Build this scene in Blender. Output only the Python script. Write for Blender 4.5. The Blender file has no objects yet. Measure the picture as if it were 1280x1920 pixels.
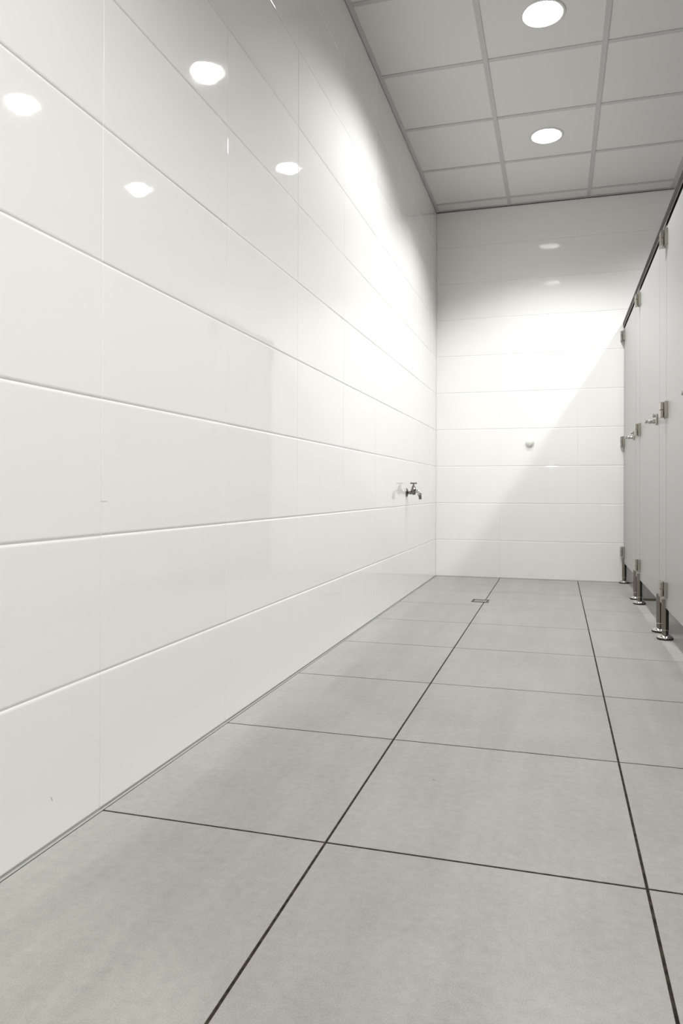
import bpy, bmesh, math, random
from mathutils import Matrix, Vector
S = bpy.context.scene
COL = S.collection
random.seed(7)

# ------------------------------------------------------------------ camera
CAM = (0.9557, -1.3263, 0.6957)
YAW, PITCH, ROLL, FPX, PCX, PCY = 0.27233, 0.00409, 0.00338, 1320.72, 35.51, -45.62
cd = bpy.data.cameras.new('camera'); cam = bpy.data.objects.new('camera', cd); COL.objects.link(cam)
cd.sensor_fit = 'HORIZONTAL'; cd.sensor_width = 36.0
cd.lens = FPX / 1280 * 36.0
cd.shift_x = -PCX / 1280.0
cd.shift_y = PCY / 1280.0
cd.clip_start = 0.02
cam.matrix_world = (Matrix.Translation(CAM) @ Matrix.Rotation(YAW, 4, 'Z') @
                    Matrix.Rotation(math.pi / 2 + PITCH, 4, 'X') @ Matrix.Rotation(ROLL, 4, 'Z'))
S.camera = cam

# ------------------------------------------------------------------ world, exposure, lamp strength
w = bpy.data.worlds.new('world'); S.world = w; w.use_nodes = True
w.node_tree.nodes['Background'].inputs[0].default_value = (0.8, 0.85, 0.9, 1)
w.node_tree.nodes['Background'].inputs[1].default_value = 0.0
S.view_settings.view_transform = 'Standard'; S.view_settings.look = 'None'
S.view_settings.exposure = 0.54; S.view_settings.gamma = 1.0
S.view_settings.use_curve_mapping = False
S.cycles.use_denoising = True
S.cycles.max_bounces = 14; S.cycles.diffuse_bounces = 10; S.cycles.glossy_bounces = 6
S.cycles.sample_clamp_indirect = 6.0
LAMP_W = 58.0         # base downlight power; the unseen back pair is boosted as fill
LAMP_CONE = math.radians(143)
GLOW = 40.0           # radiance of the frosted lamp glass

# ------------------------------------------------------------------ dimensions (metres)
T = 0.60; ROW = 0.29804; D = 4.396; H = 2.973
YF = -3.0; XR = 2.95
FX = [0.0, 0.5164, 1.1092, 1.702, 2.2948, XR]       # floor / back wall joints
CX0 = 0.584; CY0 = 2.439
PX = 1.445; PT = 0.013; PB = 0.152; PTOP = 1.945

# ------------------------------------------------------------------ materials
def mat(name, col, rough=0.5, metal=0.0, spec=0.5, coat=0.0):
    m = bpy.data.materials.new(name); m.use_nodes = True
    b = m.node_tree.nodes['Principled BSDF']
    b.inputs['Base Color'].default_value = (*col, 1)
    b.inputs['Roughness'].default_value = rough
    b.inputs['Metallic'].default_value = metal
    b.inputs['Specular IOR Level'].default_value = spec
    b.inputs['Coat Weight'].default_value = coat
    return m
def N(m, t, **kw):
    n = m.node_tree.nodes.new(t)
    for k, v in kw.items(): setattr(n, k, v)
    return n
def mth(m, op, a, b=None, clamp=False):
    n = N(m, 'ShaderNodeMath', operation=op, use_clamp=clamp)
    for i, v in enumerate((a, b)):
        if v is None: continue
        if isinstance(v, (int, float)): n.inputs[i].default_value = v
        else: m.node_tree.links.new(v, n.inputs[i])
    return n.outputs[0]
def noise(m, vec, scale, detail=3, rough=0.5):
    n = N(m, 'ShaderNodeTexNoise'); n.inputs['Scale'].default_value = scale
    n.inputs['Detail'].default_value = detail; n.inputs['Roughness'].default_value = rough
    m.node_tree.links.new(vec, n.inputs['Vector']); return n.outputs['Fac']
def mapped(m, vec, scale):
    n = N(m, 'ShaderNodeMapping'); n.inputs['Scale'].default_value = scale
    m.node_tree.links.new(vec, n.inputs['Vector']); return n.outputs[0]
def mixc(m, fac, a, b):
    n = N(m, 'ShaderNodeMix', data_type='RGBA')
    L = m.node_tree.links
    if isinstance(fac, (int, float)): n.inputs[0].default_value = fac
    else: L.new(fac, n.inputs[0])
    for i, v in ((6, a), (7, b)):
        if isinstance(v, tuple): n.inputs[i].default_value = (*v, 1)
        else: L.new(v, n.inputs[i])
    return n.outputs[2]
def ramp(m, fac, lo, hi):
    n = N(m, 'ShaderNodeMapRange'); n.inputs[1].default_value = lo; n.inputs[2].default_value = hi
    m.node_tree.links.new(fac, n.inputs[0]); return n.outputs[0]
def bump(m, height, strength, dist):
    n = N(m, 'ShaderNodeBump'); n.inputs['Strength'].default_value = strength; n.inputs['Distance'].default_value = dist
    m.node_tree.links.new(height, n.inputs['Height'])
    m.node_tree.links.new(n.outputs[0], m.node_tree.nodes['Principled BSDF'].inputs['Normal'])
def band(m, val, centre, half, soft):
    d = mth(m, 'ABSOLUTE', mth(m, 'SUBTRACT', val, centre))
    n = N(m, 'ShaderNodeMapRange'); n.inputs[1].default_value = half + soft; n.inputs[2].default_value = half
    m.node_tree.links.new(d, n.inputs[0]); return n.outputs[0]

# glazed white wall tile, with the tap's drip marks and two scuffs at their real places
M_TILE = mat('glazed_white_tile', (0.87, 0.868, 0.85), 0.03)
g = N(M_TILE, 'ShaderNodeNewGeometry'); P = g.outputs['Position']
sx = N(M_TILE, 'ShaderNodeSeparateXYZ'); M_TILE.node_tree.links.new(P, sx.inputs[0])
X_, Y_, Z_ = sx.outputs
onleft = mth(M_TILE, 'LESS_THAN', X_, 0.02)
wob = mth(M_TILE, 'MULTIPLY', mth(M_TILE, 'SUBTRACT', noise(M_TILE, mapped(M_TILE, P, (1, 1, 9)), 3.0), 0.5), 0.006)
yw = mth(M_TILE, 'ADD', Y_, wob)
fade = ramp(M_TILE, Z_, 0.30, 0.62)
below = mth(M_TILE, 'LESS_THAN', Z_, 0.665)
drip = mth(M_TILE, 'ADD', mth(M_TILE, 'MULTIPLY', band(M_TILE, yw, 3.196, 0.0035, 0.007), 0.8),
           mth(M_TILE, 'MULTIPLY', band(M_TILE, yw, 3.242, 0.002, 0.012), 0.55))
drip = mth(M_TILE, 'MULTIPLY', mth(M_TILE, 'MULTIPLY', drip, fade), mth(M_TILE, 'MULTIPLY', below, onleft), True)
s1 = mth(M_TILE, 'MULTIPLY', band(M_TILE, Y_, 0.009, 0.010, 0.003), band(M_TILE, Z_, 0.670, 0.0005, 0.0006))
s2 = mth(M_TILE, 'MULTIPLY', band(M_TILE, mth(M_TILE, 'ADD', Y_, mth(M_TILE, 'MULTIPLY', Z_, 0.5)), -0.1085, 0.0010, 0.0012), band(M_TILE, Z_, 0.087, 0.003, 0.003))
scuff = mth(M_TILE, 'MULTIPLY', mth(M_TILE, 'ADD', s1, s2), mth(M_TILE, 'MULTIPLY', onleft, 0.5), True)
grime = mth(M_TILE, 'MULTIPLY', ramp(M_TILE, noise(M_TILE, mapped(M_TILE, P, (2, 2, 0.7)), 2.2, 4, 0.6), 0.58, 0.8), 0.10)
c = mixc(M_TILE, grime, (0.885, 0.884, 0.872), (0.80, 0.797, 0.78))
c = mixc(M_TILE, mth(M_TILE, 'MULTIPLY', drip, 0.65), c, (0.42, 0.40, 0.36))
c = mixc(M_TILE, scuff, c, (0.25, 0.24, 0.22))
M_TILE.node_tree.links.new(c, M_TILE.node_tree.nodes['Principled BSDF'].inputs['Base Color'])
bump(M_TILE, noise(M_TILE, P, 5.0, 1.5), 0.05, 0.012)

M_GROUT_W = mat('white_grout', (0.74, 0.735, 0.71), 0.7)

M_FLOOR = mat('grey_porcelain_floor_tile', (0.4, 0.4, 0.38), 0.42, spec=0.45)
g = N(M_FLOOR, 'ShaderNodeNewGeometry'); P = g.outputs['Position']
oi = N(M_FLOOR, 'ShaderNodeObjectInfo')
addv = N(M_FLOOR, 'ShaderNodeVectorMath', operation='ADD'); M_FLOOR.node_tree.links.new(P, addv.inputs[0])
cmb = N(M_FLOOR, 'ShaderNodeCombineXYZ')
M_FLOOR.node_tree.links.new(mth(M_FLOOR, 'MULTIPLY', oi.outputs['Random'], 37.0), cmb.inputs[0])
M_FLOOR.node_tree.links.new(cmb.outputs[0], addv.inputs[1]); Q = addv.outputs[0]
n1 = noise(M_FLOOR, Q, 4.0, 5, 0.6); n2 = noise(M_FLOOR, Q, 55.0, 4, 0.65); n3 = noise(M_FLOOR, Q, 420.0, 2, 0.6)
n4 = noise(M_FLOOR, mapped(M_FLOOR, P, (9, 0.8, 1)), 1.6, 4, 0.55)     # mop streaks running along the room
v = mth(M_FLOOR, 'ADD', mth(M_FLOOR, 'MULTIPLY', mth(M_FLOOR, 'SUBTRACT', n1, 0.5), 0.45),
        mth(M_FLOOR, 'MULTIPLY', mth(M_FLOOR, 'SUBTRACT', n2, 0.5), 0.50))
v = mth(M_FLOOR, 'ADD', v, mth(M_FLOOR, 'MULTIPLY', mth(M_FLOOR, 'SUBTRACT', n3, 0.5), 0.80))
v = mth(M_FLOOR, 'ADD', v, mth(M_FLOOR, 'MULTIPLY', mth(M_FLOOR, 'SUBTRACT', n4, 0.5), 0.40))
v = mth(M_FLOOR, 'ADD', v, mth(M_FLOOR, 'MULTIPLY', mth(M_FLOOR, 'SUBTRACT', oi.outputs['Random'], 0.5), 0.03))
fac = mth(M_FLOOR, 'ADD', v, 0.5, True)
c = mixc(M_FLOOR, fac, (0.245, 0.242, 0.224), (0.545, 0.54, 0.512))
sp = N(M_FLOOR, 'ShaderNodeSeparateXYZ'); M_FLOOR.node_tree.links.new(P, sp.inputs[0])
speck = mth(M_FLOOR, 'MULTIPLY', band(M_FLOOR, sp.outputs[0], 0.671, 0.0022, 0.001), band(M_FLOOR, sp.outputs[1], 0.358, 0.0015, 0.001))
c = mixc(M_FLOOR, mth(M_FLOOR, 'MULTIPLY', speck, 0.7), c, (0.06, 0.055, 0.05))
M_FLOOR.node_tree.links.new(c, M_FLOOR.node_tree.nodes['Principled BSDF'].inputs['Base Color'])
bump(M_FLOOR, n2, 0.12, 0.002)

M_GROUT_D = mat('dark_brown_grout', (0.035, 0.03, 0.022), 0.85, spec=0.2)
g = N(M_GROUT_D, 'ShaderNodeNewGeometry')
c = mixc(M_GROUT_D, ramp(M_GROUT_D, noise(M_GROUT_D, g.outputs['Position'], 60, 4), 0.4, 0.7), (0.018, 0.016, 0.013), (0.07, 0.058, 0.04))
M_GROUT_D.node_tree.links.new(c, M_GROUT_D.node_tree.nodes['Principled BSDF'].inputs['Base Color'])

M_PANEL = mat('mineral_fibre_ceiling_panel', (0.66, 0.655, 0.635), 0.9, spec=0.2)
g = N(M_PANEL, 'ShaderNodeNewGeometry')
nn = noise(M_PANEL, g.outputs['Position'], 260, 3)
c = mixc(M_PANEL, nn, (0.71, 0.708, 0.695), (0.77, 0.767, 0.755))
M_PANEL.node_tree.links.new(c, M_PANEL.node_tree.nodes['Principled BSDF'].inputs['Base Color'])
bump(M_PANEL, nn, 0.2, 0.001)
M_GRID = mat('grey_painted_ceiling_grid', (0.54, 0.54, 0.53), 0.5)
M_PAINT = mat('white_paint', (0.78, 0.775, 0.755), 0.7)
M_DARKWALL = mat('darkened_unseen_wall', (0.10, 0.095, 0.09), 0.6)  # unseen wall darkened for dark leg reflections and dimmer cubicles
M_HPL = mat('pale_grey_laminate', (0.39, 0.39, 0.385), 0.32)
g = N(M_HPL, 'ShaderNodeNewGeometry'); bump(M_HPL, noise(M_HPL, g.outputs['Position'], 500, 2), 0.05, 0.0005)
M_OLIVE = mat('olive_grey_strip', (0.13, 0.12, 0.085), 0.6)
M_CORE = mat('black_laminate_core', (0.03, 0.03, 0.03), 0.5)
M_STEEL = mat('brushed_stainless_steel', (0.47, 0.44, 0.395), 0.30, 1.0)
M_CHROME = mat('polished_chrome', (0.55, 0.53, 0.50), 0.10, 1.0)
M_TUBE = mat('satin_steel_tube', (0.24, 0.215, 0.19), 0.16, 1.0)
M_DARK = mat('dark_bronze_anodised_aluminium', (0.016, 0.013, 0.011), 0.5, 0.0, spec=0.1)
M_LIP = mat('aluminium_edge', (0.55, 0.54, 0.52), 0.3, 1.0)
M_RUBBER = mat('black_rubber', (0.012, 0.012, 0.012), 0.55)
M_SEAL = mat('grey_sealant', (0.40, 0.41, 0.39), 0.45)
M_PLASTIC = mat('white_plastic', (0.80, 0.795, 0.74), 0.3)
M_BEAD = mat('white_silicone', (0.88, 0.88, 0.87), 0.35)
M_GREYPLAS = mat('grey_hose_connector', (0.13, 0.13, 0.12), 0.35)
M_GLASS = mat('lit_frosted_glass', (0.9, 0.9, 0.9), 0.5)
b = M_GLASS.node_tree.nodes['Principled BSDF']
b.inputs['Emission Color'].default_value = (1.0, 0.985, 0.955, 1); b.inputs['Emission Strength'].default_value = GLOW
M_REFL = mat('white_lamp_reflector', (0.9, 0.9, 0.88), 0.35)
M_RING = mat('white_enamel_ring', (0.66, 0.655, 0.64), 0.35)

# ------------------------------------------------------------------ helpers
def mesh_from(bm, name):
    me = bpy.data.meshes.new(name); bmesh.ops.recalc_face_normals(bm, faces=bm.faces); bm.to_mesh(me); bm.free(); return me
def put(name, me, m, parent=None, loc=(0, 0, 0), rot=(0, 0, 0), smooth=False):
    if not me.materials: me.materials.append(m)
    if smooth:
        me.shade_smooth()
    o = bpy.data.objects.new(name, me); COL.objects.link(o)
    o.parent = parent; o.location = loc; o.rotation_euler = rot; return o
def bx(bm, x0, x1, y0, y1, z0, z1, bev=0.0):
    r = bmesh.ops.create_cube(bm, size=1.0)
    vs = r['verts']
    bmesh.ops.scale(bm, vec=(x1 - x0, y1 - y0, z1 - z0), verts=vs)
    bmesh.ops.translate(bm, vec=((x0 + x1) / 2, (y0 + y1) / 2, (z0 + z1) / 2), verts=vs)
    if bev:
        es = list({e for v in vs for e in v.link_edges})
        bmesh.ops.bevel(bm, geom=es, offset=bev, segments=2, affect='EDGES', profile=0.5)
def box_me(name, x0, x1, y0, y1, z0, z1, bev=0.0):
    bm = bmesh.new(); bx(bm, x0, x1, y0, y1, z0, z1, bev); return mesh_from(bm, name)
def lathe(bm, prof, seg=24, axis='Z', at=(0, 0, 0), cap=True):
    """prof: [(radius, along)]"""
    rings = []
    for r, h in prof:
        ring = []
        for i in range(seg):
            a = 2 * math.pi * i / seg; u, v_ = r * math.cos(a), r * math.sin(a)
            p = {'Z': (u, v_, h), 'X': (h, u, v_), 'Y': (u, h, v_)}[axis]
            ring.append(bm.verts.new((p[0] + at[0], p[1] + at[1], p[2] + at[2])))
        rings.append(ring)
    for a, b_ in zip(rings, rings[1:]):
        for i in range(seg):
            bm.faces.new((a[i], a[(i + 1) % seg], b_[(i + 1) % seg], b_[i]))
    if cap:
        bm.faces.new(rings[0]); bm.faces.new(rings[-1])
def lathe_me(name, prof, **k):
    bm = bmesh.new(); lathe(bm, prof, **k); return mesh_from(bm, name)
def sharp(me, deg=35):
    me.shade_smooth()
    me.set_sharp_from_angle(angle=math.radians(deg))
    return me
def tube_path(bm, pts, radii, seg=14):
    rings = []
    for i, p in enumerate(pts):
        p = Vector(p)
        t = (Vector(pts[min(i + 1, len(pts) - 1)]) - Vector(pts[max(i - 1, 0)])).normalized()
        s = t.cross(Vector((0, 1, 0))).normalized(); u = t.cross(s)
        rings.append([bm.verts.new(p + radii[i] * (math.cos(2 * math.pi * k / seg) * s + math.sin(2 * math.pi * k / seg) * u)) for k in range(seg)])
    for a, b_ in zip(rings, rings[1:]):
        for i in range(seg): bm.faces.new((a[i], a[(i + 1) % seg], b_[(i + 1) % seg], b_[i]))
    bm.faces.new(rings[0]); bm.faces.new(rings[-1])
def board_me(name, x0, x1, y0, y1, z0, z1):
    """compact laminate board: pale faces, black core showing on the edges"""
    me = box_me(name, x0, x1, y0, y1, z0, z1)
    me.materials.append(M_HPL); me.materials.append(M_CORE)
    thin = 0 if x1 - x0 < y1 - y0 else 1
    for p in me.polygons: p.material_index = 0 if abs(p.normal[thin]) > 0.5 else 1
    return me
def thing(name, label, cat, loc=(0, 0, 0), group=None):
    o = bpy.data.objects.new(name, None); COL.objects.link(o); o.location = loc; o.empty_display_size = 0.05
    o['label'] = label; o['category'] = cat
    if group: o['group'] = group
    return o
def tag(o, label, cat, group=None):
    o['label'] = label; o['category'] = cat
    if group: o['group'] = group
    return o
def struct(o, label, cat=None):
    o['kind'] = 'structure'; o['label'] = label
    o['category'] = cat or 'wall'
    return o
def copy_tree(o, parent=None):
    c_ = o.copy(); COL.objects.link(c_); c_.parent = parent
    for ch in list(o.children): copy_tree(ch, c_)
    return c_

# ------------------------------------------------------------------ wall tiles
# local frame: u = along the wall, v = up, n = out of the wall; face at n = 0
_tiles = {}
def tile_mesh(W, Hh, left=True):
    key = (round(W, 4), round(Hh, 4))
    if key in _tiles: return _tiles[key]
    r = 0.0060
    pts = [(0.0, -0.008), (0.0, -0.0022)]
    for i in range(1, 5):
        a = math.pi / 2 * i / 5; q = i / 5
        pts.append((r * (0.6 * (1 - math.cos(a)) + 0.4 * q), -0.0022 * (0.6 * (1 - math.sin(a)) + 0.4 * (1 - q))))
    half = pts + [(r, 0.0)]
    prof = half + [(Hh - v_, n) for v_, n in reversed(half)]
    bm = bmesh.new(); rings = []
    for u, dn in ((0.0, -0.0009), (0.0010, -0.0003), (0.0022, 0.0), (W - 0.0022, 0.0), (W - 0.0010, -0.0003), (W, -0.0009)):
        rings.append([bm.verts.new((u, max(n + dn, -0.008), v_)) for v_, n in prof])
    k = len(prof)
    for a, b_ in zip(rings, rings[1:]):
        for i in range(k): bm.faces.new((a[i], a[(i + 1) % k], b_[(i + 1) % k], b_[i]))
    bm.faces.new(rings[0]); bm.faces.new(rings[-1])
    me = mesh_from(bm, 'wall_tile'); me.materials.append(M_TILE)
    _tiles[key] = me; return me
GV, GH = 0.0003, 0.0010          # joint widths: vertical, horizontal
TILT = 0.0011
def lay_tiles(wall, joints, place, rows=10):
    for a, b_ in zip(joints, joints[1:]):
        for j in range(rows):
            z0 = ROW * j; z1 = min(ROW * (j + 1), H - 0.001)
            me = tile_mesh(b_ - a - GV, z1 - z0 - GH)
            o = bpy.data.objects.new('tile', me); COL.objects.link(o); o.parent = wall
            place(o, a + GV / 2, z0 + GH / 2)
wl = struct(put('wall_left', box_me('wall_left', -0.13, -0.0021, YF, D + 0.12, -0.02, H + 0.25), M_GROUT_W),
            'long left wall of large glossy white tiles running to the far corner')
def place_left(o, u, z):
    # +u -> +y, n -> +x
    o.matrix_basis = Matrix.Translation((0, u, z)) @ Matrix(((0, 1, 0, 0), (1, 0, 0, 0), (0, 0, 1, 0), (0, 0, 0, 1))) @ \
        Matrix.Rotation(random.uniform(-TILT, TILT), 4, 'Z') @ Matrix.Rotation(random.uniform(-TILT, TILT) * 0.7, 4, 'X')
lj = [YF + T * i for i in range(13)] + [D]
lay_tiles(wl, lj, place_left)
wb = struct(put('wall_back', box_me('wall_back', 0.0, XR, D + 0.0021, D + 0.12, -0.02, H + 0.25), M_GROUT_W),
            'glossy white tiled end wall facing the camera with a diagonal shadow')
def place_back(o, u, z):
    # +u -> +x, n -> -y
    o.matrix_basis = Matrix.Translation((u, D, z)) @ Matrix(((1, 0, 0, 0), (0, -1, 0, 0), (0, 0, 1, 0), (0, 0, 0, 1))) @ \
        Matrix.Rotation(random.uniform(-TILT, TILT) * 0.5, 4, 'Z') @ Matrix.Rotation(random.uniform(-TILT, TILT) * 0.5, 4, 'X')
bj = FX[:]; bj[0] = 0.0015
lay_tiles(wb, bj, place_back)
struct(put('wall_right', box_me('wall_right', XR, XR + 0.12, YF, D + 0.12, -0.02, H + 0.25), M_DARKWALL), 'unseen wall behind the toilet cubicles, darkened to dim them')
struct(put('wall_front', box_me('wall_front', -0.13, XR + 0.12, YF - 0.12, YF, -0.02, H + 0.25), M_PAINT), 'plain white wall behind the camera')

struct(put('trim_2', box_me('trim_2', 0.0001, 0.0065, D - 0.0065, D - 0.0001, 0.0, H - 0.005, 0.003), M_BEAD), 'white sealant line up the corner of the tiled walls', 'trim')
# ------------------------------------------------------------------ floor
fl = struct(put('floor', box_me('floor', 0.0, XR, YF, D + 0.002, -0.12, -0.0008), M_GROUT_D),
            'floor of large matt grey square tiles with dark joints', 'floor')
_ft = {}
def floor_tile(W, L):
    key = (round(W, 4), round(L, 4))
    if key not in _ft:
        bm = bmesh.new(); ch = 0.0006
        rings = []
        for ins, z in ((0, -0.0009), (0, -ch), (ch, 0.0)):
            rings.append([bm.verts.new(p) for p in ((ins, ins, z), (W - ins, ins, z), (W - ins, L - ins, z), (ins, L - ins, z))])
        for a, b_ in zip(rings, rings[1:]):
            for i in range(4): bm.faces.new((a[i], a[(i + 1) % 4], b_[(i + 1) % 4], b_[i]))
        bm.faces.new(rings[0]); bm.faces.new(rings[-1])
        me = mesh_from(bm, 'floor_tile'); me.materials.append(M_FLOOR); _ft[key] = me
    return _ft[key]
FG = 0.0052
fx = FX[:]; fx[0] = 0.0075
for a, b_ in zip(fx, fx[1:]):
    for c0, c1 in zip(lj, lj[1:]):
        g0 = 0.0012 if a < 0.1 else FG / 2
        gy1 = 0.0025 if c1 == D else FG / 2 + 0.0002
        o = bpy.data.objects.new('tile', floor_tile(b_ - a - g0 - FG / 2, c1 - c0 - (FG / 2 + 0.0002) - gy1)); COL.objects.link(o)
        o.parent = fl; o.location = (a + g0, c0 + FG / 2 + 0.0002, random.uniform(-0.0001, 0.0002))
struct(put('trim_1', box_me('trim_1', 0.0022, 0.0075, YF, D - 0.003, -0.0007, 0.0012, 0.0008), M_SEAL), 'thin grey sealant bead along the foot of the left wall', 'trim')

# ------------------------------------------------------------------ suspended ceiling
ce = struct(put('ceiling', box_me('ceiling', 0.0, XR, YF, D, H + 0.16, H + 0.24), M_PAINT), 'suspended ceiling of pale grey square panels in a grey grid', 'ceiling')
cxs = [0.0, CX0, CX0 + T, CX0 + 2 * T, CX0 + 3 * T, XR]
cys = [YF] + [CY0 + T * k for k in range(-8, 4)] + [D]
RZ = H + 0.004                                       # panel underside
LROWS = [y for y in (3.339, 2.139, 0.939, -0.261, -1.461, -2.661)]
LCOLS = [0.884, 2.084]
HOLE = 0.0965
def panel_mesh(x0, x1, y0, y1, hole=False):
    bm = bmesh.new(); t = 0.015
    if not hole:
        bx(bm, x0, x1, y0, y1, RZ, RZ + t)
    else:
        cx, cy = (x0 + x1) / 2, (y0 + y1) / 2; n = 32
        def sq(i):
            a = 2 * math.pi * (i + 0.5) / n; c_, s_ = math.cos(a), math.sin(a); k = max(abs(c_), abs(s_))
            return cx + c_ / k * (x1 - x0) / 2, cy + s_ / k * (y1 - y0) / 2
        outer, inner = {}, {}
        corner = [(x1, y1), (x0, y1), (x0, y0), (x1, y0)]
        for z in (RZ, RZ + t):
            O = []
            for i in range(n):
                O.append(bm.verts.new((*sq(i), z)))
            I = [bm.verts.new((cx + HOLE * math.cos(2 * math.pi * (i + 0.5) / n), cy + HOLE * math.sin(2 * math.pi * (i + 0.5) / n), z)) for i in range(n)]
            C = [bm.verts.new((*p, z)) for p in corner]
            for i in range(n):
                j = (i + 1) % n
                bm.faces.new((O[i], O[j], I[j], I[i]))
                if i % 8 == 3: bm.faces.new((O[i], C[i // 8], O[j]))
            outer[z], inner[z] = O, I
        a, b_ = inner[RZ], inner[RZ + t]
        for i in range(n): bm.faces.new((a[i], a[(i + 1) % n], b_[(i + 1) % n], b_[i]))
    return mesh_from(bm, 'ceiling_panel')
for i, (x0, x1) in enumerate(zip(cxs, cxs[1:])):
    for y0, y1 in zip(cys, cys[1:]):
        has = any(x0 < lx < x1 for lx in LCOLS) and any(y0 < ly < y1 for ly in LROWS) and y1 - y0 > 0.5
        put('ceiling_panel', panel_mesh(x0 + 0.002, x1 - 0.002, y0 + 0.002, y1 - 0.002, has), M_PANEL, ce)
BW = 0.0135
for x in cxs[1:-1]:
    put('main_runner', box_me('main_runner', x - BW, x + BW, YF, D - 0.004, H, RZ - 0.0003), M_GRID, ce)
for y in cys[1:-1]:
    for x0, x1 in zip(cxs, cxs[1:]):
        a = x0 + (BW if x0 > 0 else 0.024) + 0.0006; b_ = x1 - (BW if x1 < XR else 0.024) - 0.0006
        put('cross_runner', box_me('cross_runner', a, b_, y - BW, y + BW, H + 0.0006, RZ - 0.0003), M_GRID, ce)
put('wall_angle', box_me('wall_angle', 0.0008, 0.024, YF, D - 0.004, H + 0.0002, RZ - 0.0003), M_GRID, ce)
put('wall_angle', box_me('wall_angle', 0.0245, 1.796, D - 0.020, D - 0.0045, H - 0.0006, H + 0.0001), M_GRID, ce)
put('painted_gap_shade', box_me('painted_gap_shade', 0.0, 1.796, D - 0.0045, D - 0.0005, H - 0.004, H + 0.002), M_RUBBER, ce)  # black strip stands in for the shade in the ceiling edge gap

# ------------------------------------------------------------------ downlights
bm = bmesh.new()
lathe(bm, [(HOLE - 0.004, 0.010), (HOLE - 0.004, -0.0015), (HOLE - 0.002, -0.004), (0.104, -0.004), (0.109, -0.0005), (0.109, 0.0), (HOLE - 0.004, 0.010)], seg=48, cap=False)
ME_RING = sharp(mesh_from(bm, 'trim_ring')); ME_RING.materials.append(M_RING)
bm = bmesh.new()
lathe(bm, [(HOLE - 0.005, -0.001), (HOLE - 0.007, 0.016), (0.082, 0.035), (0.070, 0.053), (0.071, 0.055), (0.084, 0.036), (HOLE - 0.0042, 0.017), (HOLE - 0.0042, -0.001)], seg=48, cap=False)
ME_REFL = sharp(mesh_from(bm, 'reflector')); ME_REFL.materials.append(M_REFL)
ME_GLASS = sharp(lathe_me('lamp_glass', [(0.072, 0.052), (0.072, 0.056)], seg=48)); ME_GLASS.materials.append(M_GLASS)
la = bpy.data.lights.new('lamp_light', 'SPOT'); la.shadow_soft_size = 0.045; la.energy = LAMP_W
la.color = (1.0, 0.995, 0.985); la.spot_size = LAMP_CONE; la.spot_blend = 0.5
la_far = la.copy(); la_cub = la.copy(); la_cub.energy = LAMP_W * 0.55; la_fill = la.copy(); la_fill.energy = LAMP_W * 1.4; la_fill.color = (1.0, 0.975, 0.94); la_far.spot_size = math.radians(126); la_far.energy = LAMP_W * 0.86; la_far.name = 'lamp_light_narrow'  # back pair: unseen, boosted and warmed to fill the near left wall
labs = {(0, 3.339): 'round recessed downlight above the aisle, the far one, nearer the end wall',
        (0, 2.139): 'round recessed downlight above the aisle, the large one at the top of the frame',
        (1, 3.339): 'round downlight above the far cubicle, seen only as a glare on the left wall',
        (1, 2.139): 'round downlight above the nearer cubicle, the leftmost glare on the left wall'}
for ci, lx in enumerate(LCOLS):
    for ly in LROWS:
        if ly < -2.5 or -1 < ly < 0 or (ci == 0 and ly == 0.939): continue  # remaining out-of-frame lamps chosen to suit the near wall's brightness
        lab = labs.get((ci, ly)) or ('added unseen downlight above the %s, %s the camera' % (('aisle', 'cubicles')[ci], 'ahead of' if ly > 0 else ('over' if ly > -1 else 'behind')))
        t = thing('downlight', lab, 'ceiling light', (lx, ly, H + 0.004), 'recessed downlights in the ceiling')
        for nm, me, mm in (('trim_ring', ME_RING, M_RING), ('reflector', ME_REFL, M_REFL), ('lamp_glass', ME_GLASS, M_GLASS)):
            put(nm, me, mm, t, (0, 0, 0 if nm != 'trim_ring' else -0.0))
        lo = bpy.data.objects.new('lamp_light', la_fill if ly < -1 else la_far if (ci == 0 and ly > 3) else (la_cub if ci else la)); COL.objects.link(lo); lo.parent = t; lo.location = (0, 0, -0.012)

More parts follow.
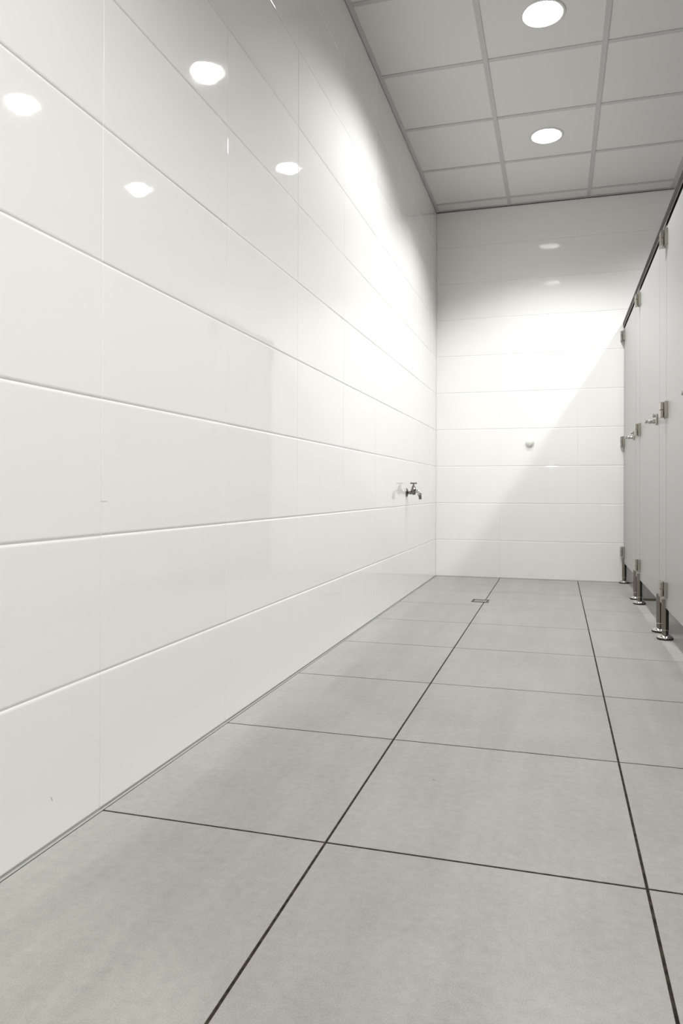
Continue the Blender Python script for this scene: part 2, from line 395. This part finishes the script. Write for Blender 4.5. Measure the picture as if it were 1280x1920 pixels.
# ------------------------------------------------------------------ cubicle front
def leg(parent, y, half=True):
    """adjustable steel leg; parent at the floor"""
    bm = bmesh.new()
    lathe(bm, [(0.036, 0.001), (0.0375, 0.003), (0.0375, 0.009)], seg=32)
    l_flange = put('rubber_base', sharp(mesh_from(bm, 'rubber_base')), M_RUBBER, parent, (PX + 0.001, y, 0))
    bm = bmesh.new()
    lathe(bm, [(0.0365, 0.009), (0.035, 0.0125), (0.029, 0.0175), (0.022, 0.021), (0.018, 0.023)], seg=32)
    put('flange', sharp(mesh_from(bm, 'flange'), 60), M_CHROME, l_flange)
    for nm, mm, a0, a1, k in (('tube', M_TUBE, math.radians(88), math.radians(272), 1.0), ('tube_shade_half', M_RUBBER, math.radians(-88), math.radians(88), 0.985)):  # black rear half paints the dark reflection on the tube's inner side
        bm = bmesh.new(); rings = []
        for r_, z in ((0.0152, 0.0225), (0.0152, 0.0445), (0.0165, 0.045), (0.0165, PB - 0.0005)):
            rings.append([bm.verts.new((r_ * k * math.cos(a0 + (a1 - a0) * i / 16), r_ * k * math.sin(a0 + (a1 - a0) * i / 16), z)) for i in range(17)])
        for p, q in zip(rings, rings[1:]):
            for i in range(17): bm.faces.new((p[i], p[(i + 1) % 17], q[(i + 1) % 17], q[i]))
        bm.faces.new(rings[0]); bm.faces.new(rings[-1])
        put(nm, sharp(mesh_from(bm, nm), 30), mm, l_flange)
    bm = bmesh.new()
    lathe(bm, [(0.0166, 0.0432), (0.0172, 0.0438), (0.0172, 0.0456), (0.0166, 0.0462)], seg=28)
    put('collar', sharp(mesh_from(bm, 'collar')), M_CHROME, l_flange)
    # front shell of the slotted tube that grips the panel
    bm = bmesh.new(); n = 12; xo = -0.0015
    for rings_r in (0.0165,):
        lo_, hi_ = [], []
        amax = math.acos(max(-1, min(1, (0.001 + 0.0) / 0.0165)))
        angs = [math.pi - amax + 2 * amax * k / n for k in range(n + 1)]
        for a in angs:
            x_, y_ = 0.0165 * math.cos(a), 0.0165 * math.sin(a)
            lo_.append(bm.verts.new((x_, y_, PB - 0.0005))); hi_.append(bm.verts.new((x_, y_, 0.189)))
        for k in range(n): bm.faces.new((lo_[k], lo_[k + 1], hi_[k + 1], hi_[k]))
        bm.faces.new(lo_); bm.faces.new(hi_); bm.faces.new((lo_[0], lo_[-1], hi_[-1], hi_[0]))
    put('clamp_shell', sharp(mesh_from(bm, 'clamp_shell'), 40), M_TUBE, l_flange)
    return l_flange
G = 0.0030       # gap between panels
def pilaster(y0, y1, legs, label):
    t = thing('cubicle_pilaster', label, 'partition', (0, 0, 0))
    put('panel', board_me('panel', PX, PX + PT, y0, y1, PB, PTOP), M_HPL, t)
    for ya, yb in ((y0 - G - 0.004, y0 + 0.010), (y1 - 0.010, y1 + G + 0.004)):
        if y1 - y0 > 0.1:
            put('gap_shade_strip', box_me('gap_shade_strip', PX + PT + 0.0004, PX + PT + 0.004, ya, yb, PB + 0.01, 1.910), M_RUBBER, t)  # black strip added behind each panel gap to darken the joint line
    for y in legs: 
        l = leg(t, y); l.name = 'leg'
    return t
def hinge(parent, y, z):
    """y = joint between door (towards the camera) and post"""
    bm = bmesh.new(); bx(bm, PX - 0.0135, PX - 0.0002, y - 0.045, y - 0.0015, z - 0.036, z + 0.038, 0.0008)
    h = put('hinge', mesh_from(bm, 'hinge'), M_STEEL, parent)
    bm = bmesh.new()
    bx(bm, PX - 0.0275, PX - 0.0150, y - 0.020, y + 0.040, z + 0.002, z + 0.036, 0.0008)
    bx(bm, PX - 0.0150, PX - 0.0002, y + 0.0015, y + 0.040, z - 0.034, z + 0.036, 0.0008)
    put('knuckle', mesh_from(bm, 'knuckle'), M_STEEL, h)
    bm = bmesh.new()
    bx(bm, PX - 0.0275, PX - 0.0168, y - 0.020, y + 0.040, z - 0.035, z - 0.0015, 0.0008)
    put('knuckle', mesh_from(bm, 'knuckle'), M_STEEL, h)
    lt = lathe_me('pin', [(0.0032, z - 0.044), (0.0032, z - 0.034)], seg=12, at=(PX - 0.010, y - 0.006, 0))
    put('pin', lt, M_STEEL, h)
def lock(parent, y):
    z = 1.060
    bm = bmesh.new(); bx(bm, PX - 0.012, PX - 0.0002, y - 0.017, y + 0.017, z - 0.026, z + 0.030, 0.003)
    h = put('lock_plate', sharp(mesh_from(bm, 'lock_plate')), M_CHROME, parent)
    bm = bmesh.new(); lathe(bm, [(0.009, PX - 0.012), (0.0095, PX - 0.020), (0.008, PX - 0.0235), (0.003, PX - 0.0245)], seg=20, axis='X', at=(0, y, z + 0.022))
    put('turn_button', sharp(mesh_from(bm, 'turn_button'), 50), M_CHROME, h)
    bm = bmesh.new()
    lathe(bm, [(0.011, PX - 0.012), (0.0125, PX - 0.017), (0.009, PX - 0.022), (0.0105, PX - 0.028), (0.0115, PX - 0.036),
               (0.010, PX - 0.043), (0.0065, PX - 0.0465), (0.0065, PX - 0.049), (0.0095, PX - 0.053), (0.0095, PX - 0.058), (0.006, PX - 0.061)], seg=24, axis='X', at=(0, y, z - 0.008))
    put('knob', sharp(mesh_from(bm, 'knob'), 60), M_CHROME, h)
def door(y0, y1, label):
    """hinged at y1 (away from the camera), latch at y0"""
    t = thing('cubicle_door', label, 'door', (0, 0, 0), 'pale grey toilet cubicle doors')
    put('panel', board_me('panel', PX, PX + PT, y0 + G / 2, y1 - G / 2, PB, 1.930), M_HPL, t)
    return t
def door_full(y_latch, y_hinge, label):
    t = door(y_latch, y_hinge, label)
    for z in (0.240, 1.076, 1.877): hinge(t, y_hinge, z)
    return t
# joints from the far wall towards the camera.  In the photograph each door's hinges sit on its far... near joint pairs:
J = [4.362, 3.548, 3.318, 2.452, 2.222, 1.356, 1.126, 0.260, 0.030, -0.836, -1.066]
labels_d = ['pale grey cubicle door, the farthest, hinged against the tiled end wall',
            'pale grey cubicle door, the middle one, between the two slim pilasters',
            'pale grey cubicle door, the nearest, cut off by the right edge of the photo',
            'pale grey cubicle door just outside the right edge, ahead of the camera',
            'pale grey cubicle door level with the camera, outside the photo']
for i in range(5):
    yh, yl = J[2 * i], J[2 * i + 1]
    t = door_full(yl, yh, labels_d[i])
    lock(t, yl + 0.075)
labels_p = ['slim pale grey cubicle pilaster on two steel legs, nearer the tiled end wall',
            'slim pale grey cubicle pilaster on two steel legs, nearer the right edge of the photo',
            'slim pale grey cubicle pilaster just outside the right edge, ahead of the camera',
            'slim pale grey cubicle pilaster beside the camera, outside the photo',
            'slim pale grey cubicle pilaster behind the camera, outside the photo']
legs_y = [(3.535, 3.330), (2.438, 2.258), (1.334, 1.156), (0.24, 0.06), (-0.86, -1.04)]
for i in range(5):
    y1, y0 = J[2 * i + 1], J[2 * i + 2]
    pilaster(y0 + G / 2, y1 - G / 2, legs_y[i], labels_p[i])
pilaster(4.362 + 0.004, D - 0.0015, (), 'narrow filler strip on one steel leg, between farthest cubicle door and tiled end wall')
fs = [o for o in COL.objects if o.get('label', '').startswith('narrow filler')][0]
fs.name = 'filler_strip'
fs.children[0].data.materials[0] = M_TUBE
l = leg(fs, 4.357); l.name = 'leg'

# head rail
bm = bmesh.new()
y0r, y1r = -1.07, D - 0.0015
bx(bm, 1.437, 1.470, y0r, y1r, 1.951, 1.988, 0.002)
bx(bm, 1.4475, 1.462, y0r, y1r, PTOP + 0.0003, 1.951)
hr = thing('head_rail', 'long dark bronze head rail along the top of the cubicle fronts', 'rail', (0, 0, 0))
put('rail_profile', mesh_from(bm, 'rail_profile'), M_DARK, hr)
put('rail_lip', box_me('rail_lip', 1.4385, 1.4425, y0r, y1r, 1.9475, 1.9508), M_LIP, hr)
for i in range(5):
    yh, yl = J[2 * i], J[2 * i + 1]
    put('door_stop', box_me('door_stop', 1.4595, 1.466, yl, yh, 1.915, 1.9505), M_RUBBER, hr)

# dividers between the cubicles
def divider(y, zb, label):
    t = thing('cubicle_divider', label, 'partition')
    put('panel', board_me('panel', PX + PT + (0.003 if zb > 0.1 else 0.029), XR - 0.001, y, y + PT, zb, 1.93), M_HPL, t)
    if zb > 0.1:
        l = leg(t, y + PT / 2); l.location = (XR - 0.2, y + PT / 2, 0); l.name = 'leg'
    else:
        put('base_strip', box_me('base_strip', PX + PT + 0.029, XR, y - 0.004, y - 0.0002, 0.0006, 0.014), M_OLIVE, t)  # thin olive strip, darker than the panel, along the divider's foot
    return t
divider(3.492, 0.0008, 'grey cubicle divider reaching the floor, seen under the middle door')
divider(2.335, PB, 'grey cubicle divider behind the nearer pilaster, raised off the floor')
divider(1.240, PB, 'grey cubicle divider outside the right edge of the photo')
divider(0.140, PB, 'grey cubicle divider beside the camera, outside the photo')

# ------------------------------------------------------------------ tap on the left wall
ty, tz = 3.225, 0.683
tap = thing('wall_tap', 'small chrome garden tap with a T handle on the left wall', 'tap', (0.0, ty, tz))
put('rosette', sharp(lathe_me('rosette', [(0.029, 0.0008), (0.028, 0.004), (0.018, 0.010), (0.013, 0.012)], axis='X', seg=28), 50), M_TUBE, tap)
bm = bmesh.new()
lathe(bm, [(0.009, 0.010), (0.009, 0.020), (0.012, 0.021), (0.012, 0.031), (0.0095, 0.032), (0.0095, 0.036), (0.0135, 0.040), (0.0155, 0.047), (0.0135, 0.056), (0.009, 0.060)], axis='X', seg=24)
put('body', sharp(mesh_from(bm, 'body'), 50), M_TUBE, tap)
bm = bmesh.new()
lathe(bm, [(0.0135, 0.000), (0.0170, 0.010), (0.0175, 0.024), (0.0145, 0.027), (0.0115, 0.040), (0.0060, 0.048), (0.0045, 0.060)], seg=24, at=(0.047, 0, 0))
put('bonnet', sharp(mesh_from(bm, 'bonnet'), 50), M_TUBE, tap)
bm = bmesh.new()
lathe(bm, [(0.0050, -0.021), (0.0062, -0.019), (0.0042, -0.013), (0.0042, 0.013), (0.0062, 0.019), (0.0050, 0.021)], axis='X', seg=14, at=(0.047, 0, 0.062))
put('handle', sharp(mesh_from(bm, 'handle'), 50), M_TUBE, tap)
bm = bmesh.new()
tube_path(bm, [(0.056, 0, 0.003), (0.066, 0, 0.010), (0.075, 0, 0.010), (0.083, 0, 0.002), (0.087, 0, -0.010)], [0.0098, 0.0098, 0.0098, 0.0098, 0.0105])
sp_ = put('spout', sharp(mesh_from(bm, 'spout'), 50), M_CHROME, tap)
bm = bmesh.new()
tube_path(bm, [(0.0868, 0, -0.008), (0.0885, 0, -0.016)], [0.0155, 0.0155])
put('nut', sharp(mesh_from(bm, 'nut'), 40), M_CHROME, sp_)
bm = bmesh.new()
tube_path(bm, [(0.0888, 0, -0.0162), (0.0925, 0, -0.044)], [0.0105, 0.0095])
put('hose_connector', sharp(mesh_from(bm, 'hose_connector'), 40), M_GREYPLAS, sp_)

# ------------------------------------------------------------------ white round bumper on the end wall
bm = bmesh.new()
lathe(bm, [(0.0325, 0.0), (0.0335, -0.006)] + [(0.0335 * math.cos(a), -0.006 - 0.026 * math.sin(a)) for a in [math.pi / 2 * k / 8 for k in range(1, 8)]] + [(0.002, -0.0322)], axis='Y', seg=32)
kb = put('wall_bumper', sharp(mesh_from(bm, 'wall_bumper'), 50), M_PLASTIC, None, (0.746, D - 0.0006, 1.079))
tag(kb, 'round white domed bumper knob on the tiled end wall', 'door stop')

# ------------------------------------------------------------------ floor drain
dr = thing('floor_drain', 'small square steel floor drain at a tile joint near the end wall', 'drain', (0.491, 3.165, 0.0))
bm = bmesh.new(); s = 0.054; tck = 0.006
for a in (((-s, s), (-s, -s + tck)), ((-s, s), (s - tck, s)), ((-s, -s + tck), (-s + tck, s - tck)), ((s - tck, s), (-s + tck, s - tck))):
    bx(bm, *a[0], *a[1], 0.0006, 0.0035, 0.0)
put('frame', mesh_from(bm, 'frame'), M_TUBE, dr)
put('well', box_me('well', -s + tck, s - tck, -s + tck, s - tck, 0.0003, 0.0007), M_RUBBER, dr)
for k in range(6):
    y = -0.036 + k * 0.0144
    put('slat', box_me('slat', -0.040, 0.040, y - 0.0035, y + 0.0035, 0.0009, 0.0030, 0.0006), M_STEEL, dr)
